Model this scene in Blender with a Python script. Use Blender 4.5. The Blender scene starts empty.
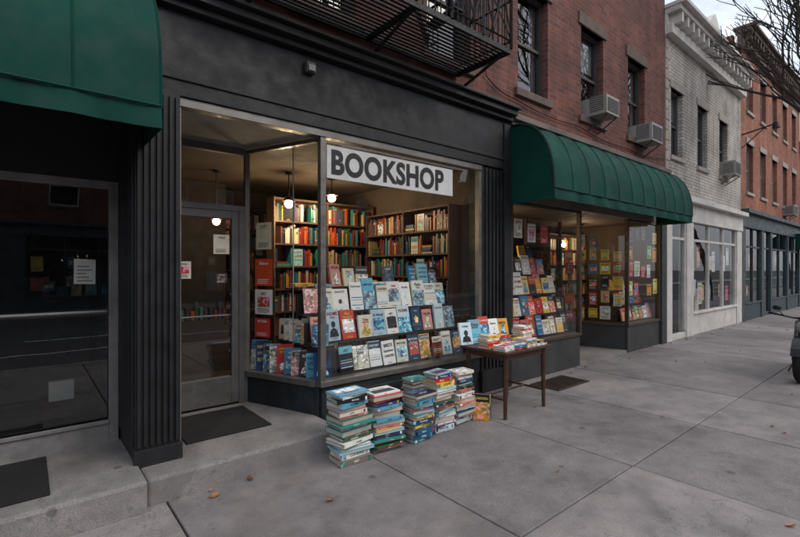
import bpy, math, random
from mathutils import Vector, Matrix
R=random.Random(11)
def S(r,g,b):
    o=[]
    for c in (r,g,b):
        c/=255
        o.append(c/12.92 if c<=.04045 else ((c+.055)/1.055)**2.4)
    return tuple(o)
sc=bpy.context.scene
# ---------------------------------------------------------------- mesh builder
class MB:
    def __init__(s): s.v=[];s.f=[];s.c=[];s.m=[]
    def add(s,vs,fs,c=(.5,.5,.5),m=0,M=None):
        b=len(s.v)
        for p in vs:
            p=Vector(p)
            if M is not None: p=M@p
            s.v.append(tuple(p))
        for f in fs:
            s.f.append([b+i for i in f]); s.c.append(c); s.m.append(m)
    def quad(s,p,c=(.5,.5,.5),m=0,M=None): s.add(p,[list(range(len(p)))],c,m,M)
    def box(s,x0,x1,y0,y1,z0,z1,c=(.5,.5,.5),m=0,M=None):
        vs=[(x0,y0,z0),(x1,y0,z0),(x1,y1,z0),(x0,y1,z0),(x0,y0,z1),(x1,y0,z1),(x1,y1,z1),(x0,y1,z1)]
        s.add(vs,[(0,3,2,1),(4,5,6,7),(0,1,5,4),(1,2,6,5),(2,3,7,6),(3,0,4,7)],c,m,M)
    def seg(s,A,B,z0,z1,th,c=(.5,.5,.5),m=0,off=0):
        A=Vector(A);B=Vector(B);d=(B-A);L=d.length;a=math.atan2(d.y,d.x)
        M=Matrix.Translation((A.x,A.y,0))@Matrix.Rotation(a,4,'Z')
        s.box(0,L,-th/2+off,th/2+off,z0,z1,c,m,M)
    def cyl(s,p0,p1,r0,r1=None,n=8,c=(.5,.5,.5),m=0,cap=True):
        if r1 is None:r1=r0
        p0=Vector(p0);p1=Vector(p1);d=(p1-p0)
        if d.length<1e-6:return
        q=d.to_track_quat('Z','Y').to_matrix()
        vs=[]
        for p,r in((p0,r0),(p1,r1)):
            for i in range(n):
                a=2*math.pi*i/n
                vs.append(tuple(p+q@Vector((r*math.cos(a),r*math.sin(a),0))))
        fs=[(i,(i+1)%n,n+(i+1)%n,n+i) for i in range(n)]
        if cap: fs+= [list(range(n))[::-1],list(range(n,2*n))]
        s.add(vs,fs,c,m)
    def bar(s,p0,p1,w,c=(.5,.5,.5),m=0): s.cyl(p0,p1,w*.707,w*.707,4,c,m)
    def sphere(s,ctr,rx,ry,rz,c,m=0,nu=16,nv=10,M=None):
        vs=[];fs=[]
        for j in range(nv+1):
            t=math.pi*j/nv
            for i in range(nu):
                a=2*math.pi*i/nu
                vs.append((ctr[0]+rx*math.sin(t)*math.cos(a),ctr[1]+ry*math.sin(t)*math.sin(a),ctr[2]+rz*math.cos(t)))
        for j in range(nv):
            for i in range(nu):
                fs.append((j*nu+i,(j+1)*nu+i,(j+1)*nu+(i+1)%nu,j*nu+(i+1)%nu))
        s.add(vs,fs,c,m,M)
    def torus(s,ctr,Rr,r,c,m=0,axis='Y',n=28,k=10):
        vs=[];fs=[]
        for i in range(n):
            a=2*math.pi*i/n
            for j in range(k):
                b=2*math.pi*j/k
                rr=Rr+r*math.cos(b); o=r*math.sin(b)
                vs.append((ctr[0]+rr*math.cos(a),ctr[1]+o,ctr[2]+rr*math.sin(a)))
        for i in range(n):
            for j in range(k):
                fs.append((i*k+j,((i+1)%n)*k+j,((i+1)%n)*k+(j+1)%k,i*k+(j+1)%k))
        s.add(vs,fs,c,m)
    def text(s,word,M,h,wmax,c,m=0,off=.018):
        vs,fs,w,hh=TXT(word,off)
        k=min(h/hh,wmax/w)
        T=M@Matrix.Scale(k,4)@Matrix.Translation((-w/2,0,-hh/2))
        s.add([(x,0,y) for x,y in vs],fs,c,m,T)
    def build(s,name,mats,parent=None,smooth=False,bevel=0):
        me=bpy.data.meshes.new(name)
        me.from_pydata(s.v,[],s.f)
        for mt in (mats if isinstance(mats,(list,tuple)) else [mats]): me.materials.append(mt)
        ca=me.color_attributes.new('Col','FLOAT_COLOR','CORNER')
        buf=[]
        for f,c in zip(s.f,s.c): buf.extend((list(c[:3])+[1.0])*len(f))
        ca.data.foreach_set('color',buf)
        me.polygons.foreach_set('material_index',s.m)
        if smooth: me.polygons.foreach_set('use_smooth',[True]*len(s.f))
        me.update()
        ob=bpy.data.objects.new(name,me); sc.collection.objects.link(ob)
        if parent: ob.parent=parent
        if bevel:
            b=ob.modifiers.new('bevel','BEVEL'); b.width=bevel; b.segments=2; b.limit_method='ANGLE'
        return ob
_t={}
def TXT(word,off=.018):
    if (word,off) in _t: return _t[(word,off)]
    cu=bpy.data.curves.new('t','FONT'); cu.body=word; cu.resolution_u=2 if off<.03 else 6; cu.offset=off
    if off>.03: cu.space_character=1.06
    ob=bpy.data.objects.new('t',cu); sc.collection.objects.link(ob)
    dg=bpy.context.evaluated_depsgraph_get(); dg.update()
    e=ob.evaluated_get(dg); me=e.to_mesh()
    vs=[(v.co.x,v.co.y) for v in me.vertices]; fs=[list(p.vertices) for p in me.polygons]
    e.to_mesh_clear(); bpy.data.objects.remove(ob); bpy.data.curves.remove(cu)
    mx=min(v[0] for v in vs); my=min(v[1] for v in vs)
    vs=[(a-mx,b-my) for a,b in vs]
    _t[(word,off)]=(vs,fs,max(v[0] for v in vs),max(v[1] for v in vs))
    return _t[(word,off)]
def group(name,loc=(0,0,0),rz=0):
    e=bpy.data.objects.new(name,None); e.empty_display_size=.2; sc.collection.objects.link(e)
    e.location=loc; e.rotation_euler=(0,0,rz); return e
# ---------------------------------------------------------------- materials
def base(name):
    m=bpy.data.materials.new(name); m.use_nodes=True; nt=m.node_tree
    return m,nt,nt.nodes['Principled BSDF']
def N(nt,t,**k):
    n=nt.nodes.new(t)
    for a,b in k.items(): setattr(n,a,b)
    return n
def noise(nt,scale,detail=4,rough=.6,vec=None):
    n=N(nt,'ShaderNodeTexNoise'); n.inputs['Scale'].default_value=scale; n.inputs['Detail'].default_value=detail; n.inputs['Roughness'].default_value=rough
    if vec is None:
        tc=N(nt,'ShaderNodeTexCoord'); vec=tc.outputs['Object']
    nt.links.new(vec,n.inputs['Vector']); return n.outputs['Fac']
def maprange(nt,inp,a,b,c,d):
    n=N(nt,'ShaderNodeMapRange')
    for i,v in zip(('From Min','From Max','To Min','To Max'),(a,b,c,d)): n.inputs[i].default_value=v
    nt.links.new(inp,n.inputs['Value']); return n.outputs['Result']
def mul(nt,col,fac):
    n=N(nt,'ShaderNodeVectorMath',operation='MULTIPLY')
    nt.links.new(col,n.inputs[0]); nt.links.new(fac,n.inputs[1]); return n.outputs[0]
def rgb(nt,c):
    n=N(nt,'ShaderNodeRGB'); n.outputs[0].default_value=(*c,1); return n.outputs[0]
def bump(nt,p,h,st,dist=.01):
    b=N(nt,'ShaderNodeBump'); b.inputs['Strength'].default_value=st; b.inputs['Distance'].default_value=dist
    nt.links.new(h,b.inputs['Height']); nt.links.new(b.outputs[0],p.inputs['Normal'])
def mk(name,col=None,rough=.5,metal=0,var=.3,scale=3,bst=.15,bsc=60,spec=.5):
    m,nt,p=base(name)
    if col is None:
        a=N(nt,'ShaderNodeVertexColor',layer_name='Col'); c=a.outputs['Color']
    else: c=rgb(nt,col)
    f=maprange(nt,noise(nt,scale,5,.65),.3,.7,1-var,1+var)
    nt.links.new(mul(nt,c,f),p.inputs['Base Color'])
    r=maprange(nt,noise(nt,scale*4,2,.6),.3,.7,max(.02,rough-.12),min(1,rough+.12))
    nt.links.new(r,p.inputs['Roughness']); p.inputs['Metallic'].default_value=metal
    p.inputs['Specular IOR Level'].default_value=spec
    if bst: bump(nt,p,noise(nt,bsc,2),bst,.004)
    return m
def artmat(name):
    """printed picture on a cover: blotchy illustration derived from the cover colour"""
    m,nt,p=base(name); c=N(nt,'ShaderNodeVertexColor',layer_name='Col').outputs['Color']
    h=N(nt,'ShaderNodeHueSaturation'); h.inputs['Hue'].default_value=.58; h.inputs['Saturation'].default_value=.9; h.inputs['Value'].default_value=.42; nt.links.new(c,h.inputs['Color'])
    h2=N(nt,'ShaderNodeHueSaturation'); h2.inputs['Hue'].default_value=.44; h2.inputs['Saturation'].default_value=.65; h2.inputs['Value'].default_value=1.7; nt.links.new(c,h2.inputs['Color'])
    a=maprange(nt,noise(nt,14,3,.5),.48,.56,0,1); b=maprange(nt,noise(nt,27,4,.55),.52,.58,0,1)
    m1=N(nt,'ShaderNodeMix',data_type='RGBA'); nt.links.new(a,m1.inputs['Factor']); nt.links.new(c,m1.inputs['A']); nt.links.new(h.outputs[0],m1.inputs['B'])
    m2=N(nt,'ShaderNodeMix',data_type='RGBA'); nt.links.new(b,m2.inputs['Factor']); nt.links.new(m1.outputs['Result'],m2.inputs['A']); nt.links.new(h2.outputs[0],m2.inputs['B'])
    nt.links.new(m2.outputs['Result'],p.inputs['Base Color']); p.inputs['Roughness'].default_value=.35
    return m
def brickmat(name,c1,c2,mortar,bw=.215,rh=.075,ms=.008):
    m,nt,p=base(name)
    tc=N(nt,'ShaderNodeTexCoord'); sp=N(nt,'ShaderNodeSeparateXYZ'); nt.links.new(tc.outputs['Object'],sp.inputs[0])
    ad=N(nt,'ShaderNodeMath',operation='ADD'); nt.links.new(sp.outputs['X'],ad.inputs[0]); nt.links.new(sp.outputs['Y'],ad.inputs[1])
    cb=N(nt,'ShaderNodeCombineXYZ'); nt.links.new(ad.outputs[0],cb.inputs['X']); nt.links.new(sp.outputs['Z'],cb.inputs['Y'])
    b=N(nt,'ShaderNodeTexBrick'); b.inputs['Scale'].default_value=1; b.inputs['Brick Width'].default_value=bw; b.inputs['Row Height'].default_value=rh
    b.inputs['Mortar Size'].default_value=ms; b.inputs['Mortar Smooth'].default_value=.2; b.inputs['Bias'].default_value=-.1
    b.inputs['Color1'].default_value=(*c1,1); b.inputs['Color2'].default_value=(*c2,1); b.inputs['Mortar'].default_value=(*mortar,1)
    nt.links.new(cb.outputs[0],b.inputs['Vector'])
    f=maprange(nt,noise(nt,.9,7,.7),.3,.7,.6,1.3)
    mp=N(nt,'ShaderNodeMapping'); mp.inputs['Scale'].default_value=(2.5,2.5,.35); nt.links.new(tc.outputs['Object'],mp.inputs[0])
    f2=maprange(nt,noise(nt,1.3,4,.6,mp.outputs[0]),.35,.65,.74,1.14)
    nt.links.new(mul(nt,mul(nt,b.outputs['Color'],f),f2),p.inputs['Base Color'])
    p.inputs['Roughness'].default_value=.88
    h=N(nt,'ShaderNodeMath',operation='MULTIPLY_ADD'); nt.links.new(b.outputs['Fac'],h.inputs[0]); h.inputs[1].default_value=-1
    nt.links.new(noise(nt,45,3),h.inputs[2]); bump(nt,p,h.outputs[0],.8,.007)
    return m
def concrete(name,vc=True,col=(.25,.24,.235)):
    m,nt,p=base(name)
    if vc: c=N(nt,'ShaderNodeVertexColor',layer_name='Col').outputs['Color']
    else: c=rgb(nt,col)
    a=maprange(nt,noise(nt,.7,7,.7),.3,.7,.64,1.27)
    b=maprange(nt,noise(nt,4,5,.75),.3,.7,.76,1.18)
    d=maprange(nt,noise(nt,160,1,.6),.35,.65,.76,1.22)
    tc=N(nt,'ShaderNodeTexCoord')
    v=N(nt,'ShaderNodeTexVoronoi'); v.inputs['Scale'].default_value=2.1; nt.links.new(tc.outputs['Object'],v.inputs['Vector'])
    g=maprange(nt,v.outputs['Distance'],.05,.075,.55,1.0)
    v3=N(nt,'ShaderNodeTexVoronoi'); v3.inputs['Scale'].default_value=5.3; nt.links.new(tc.outputs['Object'],v3.inputs['Vector'])
    g3=maprange(nt,v3.outputs['Distance'],.06,.11,.78,1.0)
    blot=maprange(nt,noise(nt,1.7,3,.5),.58,.66,1.0,.80)
    v2=N(nt,'ShaderNodeTexVoronoi',feature='DISTANCE_TO_EDGE'); v2.inputs['Scale'].default_value=.33
    wv=N(nt,'ShaderNodeVectorMath',operation='ADD'); nz=N(nt,'ShaderNodeTexNoise'); nz.inputs['Scale'].default_value=3; nz.inputs['Detail'].default_value=4
    nt.links.new(tc.outputs['Object'],nz.inputs['Vector']); nt.links.new(tc.outputs['Object'],wv.inputs[0]); nt.links.new(nz.outputs['Color'],wv.inputs[1])
    nt.links.new(wv.outputs[0],v2.inputs['Vector'])
    g2=maprange(nt,v2.outputs['Distance'],.0,.003,.72,1.0)
    o=c
    for k in (a,b,d,g,g3,blot,g2): o=mul(nt,o,k)
    nt.links.new(o,p.inputs['Base Color'])
    nt.links.new(maprange(nt,noise(nt,2,3),.3,.7,.55,.85),p.inputs['Roughness'])
    bump(nt,p,noise(nt,120,3,.7),.4,.004)
    return m
def glassmat(name,tint=(.93,.95,.95),f0=.045):
    m=bpy.data.materials.new(name); m.use_nodes=True; nt=m.node_tree; nt.nodes.clear()
    o=N(nt,'ShaderNodeOutputMaterial'); t=N(nt,'ShaderNodeBsdfTransparent'); g=N(nt,'ShaderNodeBsdfGlossy'); x=N(nt,'ShaderNodeMixShader')
    lw=N(nt,'ShaderNodeLayerWeight'); lw.inputs['Blend'].default_value=.5
    pw=N(nt,'ShaderNodeMath',operation='POWER'); pw.inputs[1].default_value=5; nt.links.new(lw.outputs['Facing'],pw.inputs[0])
    fr=maprange(nt,pw.outputs[0],0,1,f0*2,1)
    t.inputs[0].default_value=(*tint,1); g.inputs['Roughness'].default_value=.0
    nt.links.new(fr,x.inputs[0]); nt.links.new(t.outputs[0],x.inputs[1]); nt.links.new(g.outputs[0],x.inputs[2]); nt.links.new(x.outputs[0],o.inputs[0])
    tc=N(nt,'ShaderNodeTexCoord'); nz=N(nt,'ShaderNodeTexNoise'); nz.inputs['Scale'].default_value=1.2; nt.links.new(tc.outputs['Object'],nz.inputs['Vector'])
    b=N(nt,'ShaderNodeBump'); b.inputs['Strength'].default_value=.14; b.inputs['Distance'].default_value=.01; nt.links.new(nz.outputs['Fac'],b.inputs['Height']); nt.links.new(b.outputs[0],g.inputs['Normal'])
    return m
def emis(name,c,s):
    m,nt,p=base(name); p.inputs['Base Color'].default_value=(*c,1); p.inputs['Emission Color'].default_value=(*c,1); p.inputs['Emission Strength'].default_value=s; return m
VC=mk('painted_surfaces',None,.5,0,.12,8,.1,80)
COV0=mk('book_covers',None,.36,0,.08,20,0,90); ART=artmat('cover_illustration'); COV=[COV0,ART]
CHAR=mk('charcoal_paint',(.0138,.0139,.0152),.5,0,.4,1.6,.3,40,.4)
TEALD=mk('slate_bulkhead_paint',(.020,.026,.029),.5,0,.45,2.5,.3,40)
ALU=mk('weathered_aluminium',(.20,.185,.168),.42,.6,.25,4,.1,60)
ALUD=mk('dull_aluminium',(.13,.125,.12),.5,.4,.25,4,.1,60)
IRON=mk('black_iron',(.011,.010,.010),.55,.3,.4,9,.3,90)
BR1=brickmat('red_brick',(.215,.066,.045),(.108,.037,.03),(.15,.108,.094))
BR2=brickmat('orange_brick',(.40,.13,.066),(.28,.088,.05),(.27,.19,.15))
BRW=brickmat('white_painted_brick',(.60,.55,.49),(.50,.45,.40),(.32,.285,.25),ms=.011)
BR3=brickmat('brown_brick',(.20,.10,.065),(.14,.07,.05),(.18,.15,.13))
STONE=mk('brownstone',(.13,.09,.072),.85,0,.25,5,.4,50)
WHITE=mk('white_paint',(.62,.585,.54),.55,0,.2,3,.15,60)
CREAM=mk('cream_stone',(.38,.33,.28),.8,0,.28,3,.4,50)
BEIGE=mk('old_sign_band',(.15,.115,.098),.7,0,.5,2,.4,50)
CONC=concrete('sidewalk_concrete'); CONS=concrete('step_concrete',False,(.225,.208,.196))
ASPH=mk('asphalt',(.05,.05,.052),.85,0,.25,2,.6,150)
DIRT=mk('ground_dirt',(.035,.032,.03),.95,0,.3,1,.4,60)
GLASS=glassmat('shop_glass'); GLW=glassmat('window_glass',(.8,.84,.86),.09)
AWN=mk('green_awning_canvas',(.0028,.048,.034),.72,0,.28,1.6,.25,260,.2)
WOODD=mk('dark_wood',(.06,.024,.013),.45,0,.4,14,.2,50)
WOODS=mk('shelf_wood',(.085,.045,.024),.6,0,.3,10,.15,50)
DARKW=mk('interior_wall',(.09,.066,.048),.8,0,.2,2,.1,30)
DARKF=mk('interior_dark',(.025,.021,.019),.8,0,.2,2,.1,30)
ROOF=mk('roofing',(.06,.06,.062),.9,0,.3,2,.3,50)
BRSF=mk('bronze_frame',(.08,.06,.045),.45,.4,.3,4,.15,60)
TEAL=mk('teal_storefront',(.033,.052,.06),.5,0,.3,2,.2,50)
BULB=emis('warm_bulb',(1,.74,.4),20)
MAT=mk('rubber_mat',(.010,.009,.009),.95,0,.3,6,.8,180)
# ---------------------------------------------------------------- camera
cam=bpy.data.cameras.new('camera'); co=bpy.data.objects.new('camera',cam); sc.collection.objects.link(co)
co.location=(0,-3.8,1.6); co.rotation_euler=(math.radians(90),0,-math.atan2(.640,.768))
cam.sensor_width=36; cam.lens=20.25; cam.clip_end=2000; cam.clip_start=.05; sc.camera=co
# ---------------------------------------------------------------- world
w=bpy.data.worlds.new('World'); sc.world=w; w.use_nodes=True; nt=w.node_tree
bg=nt.nodes['Background']; sky=N(nt,'ShaderNodeTexSky',sky_type='NISHITA'); sky.sun_disc=False
SE=math.radians(42); SAZ=math.radians(150)   # azimuth clockwise from +Y (over the street)
sky.sun_elevation=SE; sky.sun_rotation=SAZ; sky.air_density=1.1; sky.dust_density=2.0; sky.altitude=50
tc=N(nt,'ShaderNodeTexCoord'); mp=N(nt,'ShaderNodeMapping'); mp.inputs['Scale'].default_value=(1,1,2.6); nt.links.new(tc.outputs['Generated'],mp.inputs[0])
nf=noise(nt,2.6,9,.6,mp.outputs[0]); cf=maprange(nt,nf,.36,.60,.25,.97)
sz=N(nt,'ShaderNodeSeparateXYZ'); nt.links.new(tc.outputs['Generated'],sz.inputs[0])
el=maprange(nt,sz.outputs['Z'],0,.9,.78,2.4)
cl=mul(nt,rgb(nt,(6.5,6.9,7.6)),el)
mx=N(nt,'ShaderNodeMix',data_type='RGBA'); nt.links.new(cf,mx.inputs['Factor']); nt.links.new(sky.outputs[0],mx.inputs['A'])
nt.links.new(cl,mx.inputs['B']); nt.links.new(mx.outputs['Result'],bg.inputs['Color']); bg.inputs['Strength'].default_value=.125
sl=bpy.data.lights.new('sun','SUN'); sl.energy=1.05; sl.angle=math.radians(35); sl.color=(1,.92,.83)
so=bpy.data.objects.new('sun',sl); sc.collection.objects.link(so)
dv=Vector((math.sin(SAZ)*math.cos(SE),math.cos(SAZ)*math.cos(SE),math.sin(SE)))
so.rotation_euler=dv.to_track_quat('Z','Y').to_euler(); so.location=(0,0,30)
sc.view_settings.view_transform='Standard'; sc.view_settings.look='None'; sc.view_settings.exposure=0
# ---------------------------------------------------------------- ground
g=MB(); g.quad([(-400,-400,-.15),(400,-400,-.15),(400,400,-.15),(-400,400,-.15)]); g.build('ground',DIRT)
g=MB(); g.quad([(-120,-13.6,-.135),(200,-13.6,-.135),(200,-4.62,-.135),(-120,-4.62,-.135)]); g.build('road',ASPH)
g=MB()
for i in range(-12,30): g.quad([(i*6,-9.16,-.131),(i*6+3,-9.16,-.131),(i*6+3,-9.04,-.131),(i*6,-9.04,-.131)],(.6,.6,.56))
g.quad([(-70,-7.0,-.131),(200,-7.0,-.131),(200,-6.9,-.131),(-70,-6.9,-.131)],(.7,.7,.68)); g.build('road_marking',VC)
mb=MB(); ys=[.3,-2.2,-4.4]
x=.75-1.52*14
while x<110:
    for a,b in zip(ys[:-1],ys[1:]):
        k=R.uniform(.82,1.1); c=(.232*k,.206*k,.199*k); dz=R.uniform(-.004,.002)
        mb.box(x+.006,x+1.514,min(a,b)+.006,max(a,b)-.006,-.145,dz,c)
    x+=1.52
mb.build('sidewalk',CONC,bevel=.008)
g=MB()
x=-20
while x<110:
    g.box(x+.004,x+1.996,-4.62,-4.402,-.145,.004,(.26,.25,.24)); x+=2
g.build('curb',CONC,bevel=.015)
g=MB(); g.box(-60,150,-16.5,-13.6,-.145,0,(.22,.21,.20)); g.build('sidewalk',CONC)
g=MB(); g.quad([(-22,-4.45,-.03),(112,-4.45,-.03),(112,.35,-.03),(-22,.35,-.03)]); g.build('sidewalk_bedding',DIRT)
# leaves
g=MB()
lp=[(250,478),(211,490),(645,378),(215,495),(446,455),(330,500)]
for k in range(130):
    if k<6:
        u,v=lp[k]; s=(u-400)/450; t=1.6*450/(v-267); x=t*(.64+.768*s); y=t*(.768-.64*s)-3.8
    else:
        x=R.uniform(-1,18); y=-abs(R.gauss(0,.12))-.03 if R.random()<.6 else R.uniform(-4.2,-.1)
        if x<2.3 and y>-.5: continue
    a=R.uniform(0,6.3); L=R.uniform(.014,.03)*(1.3 if k<5 else 1)
    M=Matrix.Translation((x,y,.006))@Matrix.Rotation(a,4,'Z')@Matrix.Rotation(R.uniform(-.3,.3),4,'X')
    c=R.choice([S(150,95,40),S(130,80,40),S(100,68,40),S(170,115,50)])
    g.add([(-L,0,.004),(-L*.3,L*.6,.012),(L*.5,L*.4,.004),(L*1.2,0,.015),(L*.5,-L*.45,.006),(-L*.3,-L*.6,.012),(0,0,0)],[(6,0,1),(6,1,2),(6,2,3),(6,3,4),(6,4,5),(6,5,0)],c,0,M)
g.build('fallen_leaves',VC)
# cellar grate
g=MB()
g.box(5.35,6.15,-.62,-.59,.0,.012,(.03,.028,.026));g.box(5.35,6.15,-.21,-.18,.0,.012,(.03,.028,.026));g.box(5.35,5.38,-.59,-.21,0,.012,(.03,.028,.026));g.box(6.12,6.15,-.59,-.21,0,.012,(.03,.028,.026))
g.quad([(5.38,-.59,.005),(6.12,-.59,.005),(6.12,-.21,.005),(5.38,-.21,.005)],(.012,.01,.01))
for i in range(18): g.box(5.40+i*.04,5.412+i*.04,-.59,-.21,.006,.011,(.05,.04,.035))
g.build('cellar_grate',mk('rusty_grate',(.055,.035,.026),.7,.2,.4,9,.4,90))
# ---------------------------------------------------------------- facade helpers
def wall(mb,x0,x1,z0,z1,y,ops,depth=.2,m=0,c=(.5,.5,.5)):
    xs=sorted(set([x0,x1]+[o[0] for o in ops]+[o[1] for o in ops])); zs=sorted(set([z0,z1]+[o[2] for o in ops]+[o[3] for o in ops]))
    for a,b in zip(xs[:-1],xs[1:]):
        for e,f in zip(zs[:-1],zs[1:]):
            cx=(a+b)/2;cz=(e+f)/2
            if any(o[0]<cx<o[1] and o[2]<cz<o[3] for o in ops): continue
            mb.quad([(a,y,e),(b,y,e),(b,y,f),(a,y,f)],c,m)
    for o in ops:
        a,b,e,f=o[:4]; q=y+depth
        mb.quad([(a,y,e),(a,y,f),(a,q,f),(a,q,e)],c,m); mb.quad([(b,y,e),(b,q,e),(b,q,f),(b,y,f)],c,m)
        mb.quad([(a,y,e),(a,q,e),(b,q,e),(b,y,e)],c,m); mb.quad([(a,y,f),(b,y,f),(b,q,f),(a,q,f)],c,m)
def sash(fr,gl,inn,x0,x1,z0,z1,y,fc,blind=None):
    yy=y+.11
    w=.045
    fr.box(x0,x0+w,yy,yy+.07,z0,z1,fc);fr.box(x1-w,x1,yy,yy+.07,z0,z1,fc)
    fr.box(x0+w,x1-w,yy,yy+.07,z1-w,z1,fc);fr.box(x0+w,x1-w,yy,yy+.07,z0,z0+w*1.3,fc)
    zm=(z0+z1)/2; fr.box(x0+w,x1-w,yy+.01,yy+.06,zm-.022,zm+.022,fc)
    gl.quad([(x0+w,yy+.03,zm),(x1-w,yy+.03,zm),(x1-w,yy+.03,z1-w),(x0+w,yy+.03,z1-w)])
    gl.quad([(x0+w,yy+.045,z0+w),(x1-w,yy+.045,z0+w),(x1-w,yy+.045,zm),(x0+w,yy+.045,zm)])
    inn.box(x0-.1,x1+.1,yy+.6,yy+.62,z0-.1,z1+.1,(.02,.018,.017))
    if blind is None: blind=R.choice([0,.4,.55,.3,.0])
    if blind>0:
        zb=z1-(z1-z0)*blind; k=R.uniform(.5,.9)
        inn.box(x0+.01,x1-.01,yy+.09,yy+.1,zb,z1,(.42*k,.40*k,.36*k))
    else:
        for xx in (x0,x1-.18):
            for i in range(6): inn.box(xx+i*.03,xx+i*.03+.02,yy+.1+.01*(i%2),yy+.115+.01*(i%2),z0,z1,(.25,.24,.23))
def shell(par,x0,x1,H,mat,depth=9,y=0.2):
    b=MB(); b.box(x0+.006,x0+.2,y,depth,-.1,H-.15);b.box(x1-.2,x1-.006,y,depth,-.1,H-.15);b.box(x0+.2,x1-.2,depth-.2,depth,-.1,H-.15)
    b.build('party_walls',mat,par)
    b=MB(); b.box(x0+.2,x1-.2,y,depth-.2,H-.5,H-.4); b.box(x0+.2,x1-.2,y+.2,depth-.2,3.1,3.2);b.build('roof_and_floor',ROOF,par)
def ac(x,z,parent=None,w=.55,h=.38,y=-.02):
    m=MB(); c=(.32,.30,.27)
    m.box(x,x+w,y-.32,y+.12,z,z+h,c)
    for i in range(11): m.box(x+.03,x+w-.03,y-.33,y-.322,z+.04+i*(h-.08)/11,z+.04+i*(h-.08)/11+.016,(.1,.1,.1))
    for i in range(8): m.box(x-.008,x,y-.27,y-.03,z+.06+i*.035,z+.075+i*.035,(.1,.1,.1))
    m.bar((x+.06,y-.3,z-.01),(x+.06,y+.04,z-.22),.02,(.05,.05,.05)); m.bar((x+w-.06,y-.3,z-.01),(x+w-.06,y+.04,z-.22),.02,(.05,.05,.05))
    return m.build('air_conditioner',VC,parent,bevel=.008)
# ---------------------------------------------------------------- book helpers
PAL=[S(190,40,35),S(205,65,40),S(30,60,110),S(60,120,160),S(90,160,190),S(110,180,205),S(225,215,195),S(235,230,220),S(220,205,170),S(30,30,34),S(25,28,35),S(220,150,40),S(230,190,60),S(60,90,60),S(130,70,50),S(210,120,110),S(170,190,200),S(60,50,90),S(205,225,230),S(150,30,40),S(120,110,100),S(40,130,130),S(240,238,232),S(240,236,228)]
PALD=[S(190,35,30),S(205,70,50),S(60,130,170),S(90,165,195),S(120,190,210),S(150,205,222),S(228,220,200),S(238,232,222),S(225,210,180),S(30,30,36),S(225,165,60),S(215,150,135),S(180,200,210),S(205,225,230),S(120,60,45),S(240,238,232),S(25,60,90),S(240,236,228),S(130,160,175),S(245,243,238),S(95,175,205),S(232,226,212)]
PALS=[S(150,50,40),S(190,90,40),S(40,90,120),S(60,130,140),S(190,170,130),S(30,30,34),S(200,140,50),S(60,90,60),S(110,60,45),S(60,50,90),S(130,30,35),S(40,120,120),S(200,195,180),S(90,60,40),S(30,50,80)]
PALW=[S(220,150,40),S(230,190,60),S(200,80,40),S(225,215,195),S(190,40,35),S(60,120,160),S(30,30,34),S(235,200,120),S(210,120,110),S(235,230,220),S(90,140,80),S(240,120,60),S(240,236,228),S(235,225,200)]
W=['RIVER','NIGHT','THE SEA','HISTORY','POEMS','WINTER','GARDEN','STORIES','LIGHT','HOME','ART','CITY','LETTERS','ISLAND','ATLAS','MOTHER','BIRDS','The Road','Summer','A Novel','Essays','Paris','COOKING','Wild','GHOSTS','Time','The House','Silence','LOVE','Fire']
def lum(c): return .2*c[0]+.7*c[1]+.1*c[2]
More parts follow.
